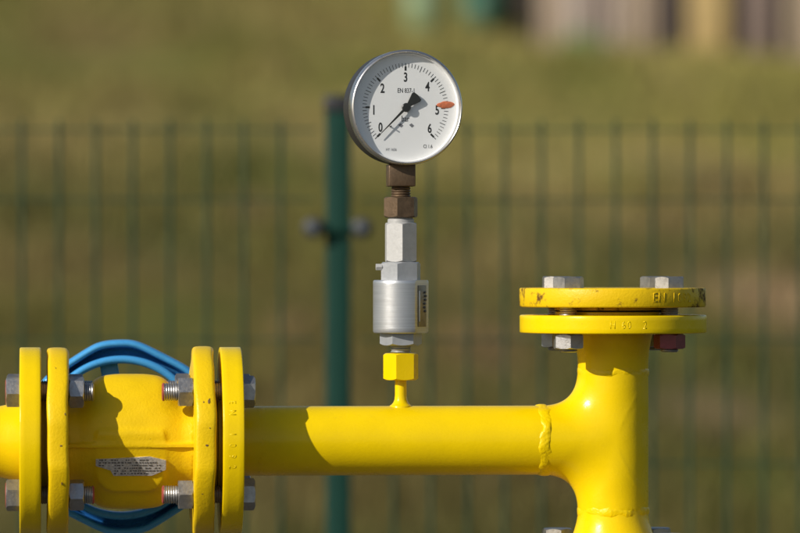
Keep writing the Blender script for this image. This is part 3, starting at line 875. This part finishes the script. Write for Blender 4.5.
# blue handwheel: pressed steel rim, an open channel with a lobed outer lip, seen from behind
yw = 0.118
kw = (yw + D) / D
wc = (XV(120) + 0.004, yw, -0.001)
hw_seg = 192
def wheel_r(t):
    # hand grips: short and long flats in turn
    Rc = 0.0880; hs, hl = 0.0162, 0.0293
    acc_ = 0.0
    for k in range(6):
        for n_, h_ in ((R(90 + 60 * k + 3), hs), (R(60 + 60 * k + 3), hl)):
            c_ = math.cos(t - n_)
            if c_ > 0.3: acc_ += (c_ / math.sqrt(Rc * Rc - h_ * h_)) ** 34
    return acc_ ** (-1 / 34) * 1.012
prof = [(-0.006, 0, 'o', 0.0000), (-0.0100, 0, 'o', -0.0008), (-0.0115, 0, 'o', -0.0030), (-0.0105, 0, 'o', -0.0052), (-0.006, 0, 'o', -0.0062), (0.006, 0, 'o', -0.0066), (0.0125, 0, 'm', 0), (0.006, 0, 'i', 0.0036), (-0.007, 0, 'i', 0.0036), (-0.0115, 0, 'i', 0.0028),
        (-0.0128, 0, 'i', 0.0003), (-0.0115, 0, 'i', -0.0026), (-0.007, 0, 'i', -0.0036), (0.012, 0, 'i', -0.0030), (0.0155, 0, 'm', 0), (0.012, 0, 'o', -0.003), (0.004, 0, 'o', 0.0004)]
vs, fs = [], []
for i in range(hw_seg):
    t = 2 * math.pi * i / hw_seg
    ro, ri = wheel_r(t), 0.0700
    for a, _, k, dr in prof:
        r = ro + dr if k == 'o' else (ri + dr if k == 'i' else (ro + ri) / 2)
        vs.append((r * math.cos(t), a, r * math.sin(t)))
m_ = len(prof)
for i in range(hw_seg):
    for j in range(m_):
        i2, j2 = (i + 1) % hw_seg, (j + 1) % m_
        fs.append((i * m_ + j, i2 * m_ + j, i2 * m_ + j2, i * m_ + j2))
me = mesh_from(vs, fs, None)
bm = bmesh.new(); bm.from_mesh(me); bmesh.ops.recalc_face_normals(bm, faces=bm.faces); bm.to_mesh(me); bm.free()
me.shade_smooth(); me.set_sharp_from_angle(angle=R(60))
hw = obj('handwheel', me, M['blue'], va, loc=wc)
hw['label'] = 'blue pressed steel handwheel with a lobed rim'
obj('hub', lathe([(-0.040, 0), (-0.040, 0.012), (-0.006, 0.012), (-0.004, 0.020), (0.012, 0.020), (0.014, 0.017), (0.014, 0)], 'y', 40), M['blue'], hw)
for k in range(3):
    o = obj('spoke', box(0.054, 0.004, 0.016, 0.0015, 2, (0.0445, 0.006, 0)), M['blue'], hw, rot=(0, R(20 + 120 * k), 0))

gx0, gx1 = in_o, None
def mid_gasket(pa, pb, label):
    a = P(pa, AXY); b = P(pb, AXY)
    th = (b - a).length - 2 * 0.0028 - 0.0002
    gasket('gasket', (a + b) / 2, 'x', th, label)
mid_gasket(31.6 + 0.0092 / S, 48.5, 'black flat gasket between the valve and the inlet pipe flange')
mid_gasket(212.5, 219.5, 'black flat gasket between the valve and the flange of the gauge pipe')

# ------------------------------------------------------------------ bolts
def threaded(a0, a1, r, pitch=0.002):
    pts = [(a0, 0), (a0, r * 0.86)]
    n_ = int((a1 - a0) / pitch)
    for k in range(n_):
        z = a0 + (a1 - a0) * (k + 0.25) / n_
        pts += [(z, r), (z + pitch * 0.12, r), (z + pitch * 0.5, r * 0.88)]
    pts += [(a1 - 0.0006, r * 0.95), (a1, r * 0.82), (a1, 0)]
    return pts
BOLT = {}
def bolt_meshes(grip, tail, head_h, nut_h, axis='z'):
    """axis runs from head (above) to nut; 0 is the head's bearing face, grip the nut's"""
    key = (round(grip, 5), round(tail, 5))
    if key not in BOLT:
        BOLT[key] = {
            'head': hexnut(0.0240, head_h, 'z', 0, (False, True)),
            'shank': lathe([(0.001, 0), (0.001, 0.008), (-grip * 0.35, 0.008)] + [(-a, r) for a, r in threaded(grip * 0.36, grip + nut_h + tail, 0.0079)], 'z', 28, 60),
            'nut': hexnut(0.0240, nut_h, 'z', 0.0078, (True, True)),
            'washer': lathe([(0, 0.0082), (0, 0.0148), (0.0014, 0.0148), (0.0014, 0.0082)], 'z', 40, 40, closed=True),
            'paint': lathe([(0.0020, 0.0069), (0.0018, 0.0079), (0.0006, 0.0079), (-0.0003, 0.0064), (-0.0004, 0)], 'z', 20)}
    return BOLT[key]
def flange_bolt(loc, direction, grip, label, group, head_paint=None, end_paint=None, nut_paint=None, spin=0.0, tail=0.009, head_h=0.0100, nut_h=0.0130, washer=False):
    t = thing('flange_bolt', loc, label, 'bolt', group)
    q = Vector(direction).to_track_quat('Z', 'Y')
    t.rotation_euler = q.to_euler()
    B = bolt_meshes(grip, tail, head_h, nut_h)
    hz = 0.0
    h = obj('head', B['head'], M['zinc'], t, rot=(0, 0, spin))
    obj('shank', B['shank'], M['zinc'], t)
    nt_ = obj('nut', B['nut'].copy() if nut_paint else B['nut'], None if nut_paint else M['zinc'], t, loc=(0, 0, -grip - nut_h), rot=(0, 0, spin * 1.7 + 0.2))
    if nut_paint:
        nt_.data.materials.clear(); nt_.data.materials.append(nut_paint)
    if head_paint: obj('paint_mark', lathe([(head_h, 0.0), (head_h, 0.0108), (head_h + 0.0005, 0.0104), (head_h + 0.0006, 0)], 'z', 24), head_paint, h)
    if end_paint: obj('paint_mark', B['paint'], end_paint, t, loc=(0, 0, -grip - nut_h - tail - 0.0002))
    return t
ex = Vector((math.cos(YAW), math.sin(YAW), 0)); ey = Vector((-math.sin(YAW), math.cos(YAW), 0)); ez = Vector((0, 0, 1))
c45 = 0.0442
where = {(-1, 1): 'upper front', (-1, -1): 'lower front', (1, 1): 'upper back', (1, -1): 'lower back'}
gl_ = (xr1 - xr0)
for (sy, sz), wn in where.items():
    # joint on the inlet side: head outside, nut towards the valve body
    a = P(31.6, AXY) - ex * h9
    b = P(69, AXY)
    grip = (b - a).length
    o = flange_bolt(a + ey * (sy * c45) + ez * (sz * c45), -ex, grip + 0.0004, wn + ' hex bolt through the inlet pipe flange and valve', 'bolts of the inlet flange joint',
                    head_paint=M['red'] if sy < 0 else None, end_paint=M['red'] if (sy < 0 and sz < 0) else None, spin=random.uniform(0, 1), head_h=0.0115, tail=0.0085)
    # joint on the gauge pipe side: nut towards the valve body, head on the pipe side
    a = P(240.5, AXY); b = P(192, AXY)
    grip = (a - b).length
    flange_bolt(a + ey * (sy * c45) + ez * (sz * c45), ex, grip + 0.0004, wn + ' hex bolt through the valve and gauge pipe flange', 'bolts of the gauge pipe flange joint',
                end_paint=M['red'] if sy < 0 else None, spin=random.uniform(0, 1), head_h=0.0105, tail=0.0135)
for sx in (-1, 1):
    for sy in (-1, 1):
        wn = ('front ' if sy < 0 else 'back ')
        side = 'on the pipe side' if sx < 0 else 'on the side away from the pipe'
        top = bf_o + ez * bfz1
        grip = top.z - (tee_o.z + Zl(333))
        p_ = Vector((bf_o.x, bf_o.y, top.z)) + ex * (sx * c45) + ey * (sy * c45)
        flange_bolt(p_, ez, grip + 0.0004, wn + 'hex bolt of the blind flange ' + side, 'bolts of the blind flange',
                    nut_paint=M['maroon'] if (sx > 0 and sy < 0) else None, spin=[0.25, 0.62, 0.4, 0.1][(sx > 0) * 2 + (sy > 0)], tail=0.0028)
        p_ = Vector((tee_o.x, tee_o.y, tee_o.z + Zl(546))) + ex * (sx * c45) + ey * (sy * c45)
        flange_bolt(p_, ez, (tee_o.z + Zl(546)) - (zf - 0.018) + 0.0004, wn + 'hex bolt of the lower tee flange ' + side, 'bolts of the lower tee flange', spin=0.3 * sx, tail=0.004, head_h=0.0125)

# ------------------------------------------------------------------ fittings below the gauge
st_o = P(400.8, 352)
SX = 400.8
def at_row(py): return P(SX, py)
HX = R(11)
# check valve / test fitting
cv_o = at_row(352.5)
cv = thing('gauge_valve', cv_o, 'grey steel cylindrical gauge valve between two hexagons above the yellow socket', 'valve', rot=ROT)
def zc(py): return (352.5 - py) * S
obj('thread', lathe(threaded(0.0, zc(344.5), 0.0090, 0.0018), 'z', 40, 60), M['zinc_grey'], cv)
obj('lower_hexagon', hexnut(0.0320, zc(333) - zc(345.5), 'z', 0, (True, False)), M['zinc_grey'], cv, loc=(0, 0, zc(345.5)), rot=(0, 0, R(2)))
rc_ = 0.0243
# cylinder with a milled flat on the side facing right
ncy = 96; zs_ = [zc(333), zc(332.3), zc(331), zc(328), zc(320), zc(306), zc(292), zc(284), zc(281.5), zc(280.5), zc(280)]
rs_ = [rc_ - 0.0012, rc_ - 0.0004, rc_, rc_, rc_, rc_, rc_, rc_, rc_, rc_ - 0.0004, rc_ - 0.0014]
vs, fs = [], []
fa = R(-32); fd = rc_ * math.cos(R(32))          # flat's normal direction and distance
for z, r in zip(zs_, rs_):
    for k in range(ncy):
        t = 2 * math.pi * k / ncy
        q = math.cos(t - fa); rr_ = r
        if q > 0 and r * q > fd: rr_ = fd / q
        vs.append((rr_ * math.cos(t), rr_ * math.sin(t), z))
for i in range(len(zs_) - 1):
    for k in range(ncy):
        fs.append((i * ncy + k, i * ncy + (k + 1) % ncy, (i + 1) * ncy + (k + 1) % ncy, (i + 1) * ncy + k))
fs.append(tuple(range(ncy))[::-1]); fs.append(tuple((len(zs_) - 1) * ncy + k for k in range(ncy)))
cyl = obj('cylinder', mesh_from(vs, fs, 25), M['turned'], cv)
fn = Vector((math.cos(fa), math.sin(fa), 0)); ft = Vector((-math.sin(fa), math.cos(fa), 0))
zm = zc(306)
lab = obj('side_label', box(0.0006, 0.015, 0.036, 0.0002, 1), M['label'], cyl, loc=fn * (fd + 0.0004) + ez * zm, rot=(0, 0, fa))
obj('label_edge', box(0.0010, 0.0008, 0.027, 0.0002, 1), M['white_metal'], lab, loc=(0.0006, -0.0062, 0))
for k in range(6):
    z = 0.012 - k * 0.0033
    obj('seal_bead', lathe([(-0.0012, 0), (-0.0010, 0.0007), (0, 0.0011), (0.0010, 0.0007), (0.0012, 0)], 'z', 12), M['washer'], lab, loc=(0.0012, 0.0035 + 0.0012 * math.sin(k * 1.3), z))
obj('upper_hexagon', hexnut(0.0318, zc(262) - zc(280.5), 'z', 0, (False, True)), M['zinc_grey'], cv, loc=(0, 0, zc(280.5)), rot=(0, 0, R(16)))
obj('bleed_screw', hexnut(0.0055, 0.0055, 'x', 0, (True, False)), M['zinc_bright'], cv, loc=(-0.0222, -0.004, zc(267)))
# zinc coupling
co_o = at_row(262)
co = thing('hex_coupling', co_o, 'tall bright zinc hexagon coupling below the brass nut', 'coupling', rot=ROT)
hb = 41 * S
obj('hexagon', hexnut(0.0262, hb - 0.0015, 'z', 0, (True, True)), M['zinc_bright'], co, rot=(0, 0, R(31)))
obj('collar', lathe([(hb - 0.003, 0.0112), (hb - 0.0008, 0.0116), (hb + 0.0012, 0.0116), (hb + 0.0022, 0.0106), (hb + 0.0030, 0.0104), (hb + 0.0030, 0)], 'z', 40), M['zinc_bright'], co)
# brass nut
bn_o = at_row(217.5)
bn = thing('union_nut', bn_o, 'tarnished brass hexagon union nut under the pressure gauge', 'nut', rot=ROT)
obj('hexagon', hexnut(0.0268, 20.5 * S, 'z', 0.0085, (True, True)), M['brass'], bn, rot=(0, 0, R(14)))

# ------------------------------------------------------------------ pressure gauge
GA = R(15)
g_o = at_row(212)
g = thing('pressure_gauge', g_o, 'round white faced pressure gauge on a brass stem, needle at zero bar', 'pressure gauge', rot=(0, 0, GA))
gcz = (212 - 108.3) * S
obj('threaded_stem', lathe(threaded(0.0, (212 - 184) * S, 0.0087, 0.0021), 'z', 40, 60), M['brass'], g)
obj('square_socket', box(0.0235, 0.0235, 22 * S, 0.0008, 2, (0, 0, (212 - 175.5) * S)), M['brass'], g, rot=(0, 0, R(-9)))
case = obj('case', lathe([(0.0225, 0), (0.0225, 0.040), (0.0220, 0.0455), (0.0205, 0.0485), (0.018, 0.0494), (0.0, 0.0494), (-0.006, 0.0487), (-0.0062, 0.046), (-0.0035, 0.046), (-0.0035, 0)], 'y', 128, 40), M['steel'], g, loc=(0, -0.008, gcz))
RG = 0.0502
obj('bezel', lathe([(-0.0035, 0.0470), (-0.0030, RG - 0.0004), (-0.0036, RG), (-0.0125, RG), (-0.0138, RG - 0.0005), (-0.0145, RG - 0.0011), (-0.0147, RG - 0.0017), (-0.0143, RG - 0.0022), (-0.0134, RG - 0.0025), (-0.0118, RG - 0.0026), (-0.0115, RG - 0.0018), (-0.005, RG - 0.0018)], 'y', 160, 40, closed=True), M['bezel'], g, loc=(0, -0.008, gcz))
yd = -0.0078
dial = obj('dial', lathe([(yd + 0.0012, 0), (yd + 0.0012, 0.0468), (yd, 0.0468), (yd, 0)], 'y', 128, 40), M['dial'], g, loc=(0, -0.008, gcz))
obj('inner_ring', lathe([(yd - 0.0002, 0.0462), (yd - 0.0002, 0.0482), (-0.0112, 0.0482), (-0.0112, 0.0469)], 'y', 128, 40, closed=True), M['dial'], g, loc=(0, -0.008, gcz))
obj('window', lathe([(-0.0128, 0), (-0.0128, 0.0479), (-0.0116, 0.0479), (-0.0116, 0)], 'y', 128, 40), M['glass'], g, loc=(0, -0.008, gcz))
# scale printed on the dial
bm = bmesh.new()
for k in range(61):
    a = R(225 - 270 * k / 60)
    if k % 10 == 0: r0, r1, wd_ = 0.0335, 0.0388, 0.0013
    elif k % 5 == 0: r0, r1, wd_ = 0.0335, 0.0388, 0.00055
    else: r0, r1, wd_ = 0.0350, 0.0388, 0.00048
    u = Vector((math.cos(a), 0, math.sin(a))); v = Vector((-math.sin(a), 0, math.cos(a)))
    def quad(r0, r1, wd_):
        q = [bm.verts.new(u * r + v * s_ * wd_ / 2 + Vector((0, yd - 0.00012, 0))) for r, s_ in ((r0, -1), (r1, -1), (r1, 1), (r0, 1))]
        bm.faces.new(q)
    if k % 10 == 0:
        quad(0.0322, 0.0360, 0.0017); quad(0.0360, 0.0388, 0.0006)
    else: quad(r0, r1, wd_)
bmesh.ops.recalc_face_normals(bm, faces=bm.faces)
me = bpy.data.meshes.new('scale_marks'); bm.to_mesh(me); bm.free()
obj('scale_marks', me, M['ink'], dial)
for ch, x_, z_ in (('0', -22.6, -17.2), ('1', -28.6, -2.2), ('2', -20.8, 16.8), ('3', 0, 26.6), ('4', 19.8, 18.6), ('5', 28.6, -1.8), ('6', 21.8, -17.8)):
    obj('numeral', text_mesh(ch, 0.0084, 0.68, 0.022), M['ink'], dial, loc=(x_ * 0.001, yd - 0.00012, z_ * 0.001))
for s_, h_, x_, z_, xs in (('EN 837-1', 0.0041, 0.4, 14.9, 0.72), ('bar', 0.0052, 0, -9.6, 0.74), ('Cl 1.6', 0.0031, 20.2, -33.6, 0.8), ('HY 1656', 0.0025, -12.8, -36.6, 0.78)):
    obj('dial_lettering', text_mesh(s_, h_, xs, 0.006), M['ink'] if h_ > 0.003 else M['grey_ink_and_shadow'], dial, loc=(x_ * 0.001, yd - 0.00012, z_ * 0.001))
# shadows of two pins, painted as small grey marks under the unit
for x_ in (-4.2, 5.6):
    bm = bmesh.new()
    bm.faces.new([bm.verts.new((x_ * 0.001 + a * 0.001, yd - 0.00014, (-15.5 + b) * 0.001)) for a, b in ((-2.4, 0.4), (-0.2, 1.9), (2.2, -0.2), (0.2, -1.9))])
    me = bpy.data.meshes.new('pin_shadow_mark'); bm.to_mesh(me); bm.free()
    obj('pin_shadow_mark', me, M['grey_ink_and_shadow'], dial)
# needle
yn = yd - 0.0030
bm = bmesh.new()
a = R(225); u = Vector((math.cos(a), 0, math.sin(a))); v = Vector((-math.sin(a), 0, math.cos(a)))
def slab(pts):
    f = bm.faces.new([bm.verts.new(u * p + v * q + Vector((0, yn, 0))) for p, q in pts])
    r = bmesh.ops.extrude_face_region(bm, geom=[f])
    for vv in [x for x in r['geom'] if isinstance(x, bmesh.types.BMVert)]: vv.co.y += 0.0005
slab([(0.0358, 0.00015), (0.004, 0.0011), (-0.002, 0.0012), (-0.002, -0.0012), (0.004, -0.0011), (0.0358, -0.00015)])
slab([(-0.0015, 0.0013), (-0.0015, -0.0013), (-0.0125, -0.0052), (-0.0145, -0.0047), (-0.0152, 0), (-0.0145, 0.0047), (-0.0125, 0.0052)])
bmesh.ops.recalc_face_normals(bm, faces=bm.faces)
me = bpy.data.meshes.new('needle'); bm.to_mesh(me); bm.free()
nd = obj('needle', me, M['needle'], g, loc=(0, -0.008, gcz))
obj('needle_hub', lathe([(yd, 0), (yd, 0.0013), (yn + 0.0007, 0.0013), (yn + 0.0006, 0.0040), (yn - 0.0006, 0.0040), (yn - 0.0011, 0.0034), (yn - 0.0012, 0)], 'y', 32), M['needle'], nd)
# stop pin at zero and the orange limit mark near five
obj('stop_pin', lathe([(yd, 0), (yd, 0.0006), (yn - 0.0008, 0.0006), (yn - 0.0008, 0)], 'y', 12), M['needle'], dial, loc=(-0.0140, 0, -0.0165))
bm = bmesh.new(); bmesh.ops.create_icosphere(bm, subdivisions=4, radius=1)
for vv in bm.verts:
    c = vv.co
    k = 1 + 0.10 * math.sin(c.x * 3 + 1) + 0.07 * math.sin(c.x * 7 + c.z * 3)
    vv.co = Vector((c.x * 0.0082, yd - 0.0001 + c.y * 0.0008, c.z * 0.0029 * k))
me = bpy.data.meshes.new('limit_mark'); bm.to_mesh(me); bm.free(); me.shade_smooth()
lm = obj('limit_mark', me, M['orange'], dial, loc=(0.0362, 0, 0.0028), rot=(0, R(-3), 0))
lm['label'] = 'orange red limit mark beside the five on the dial'
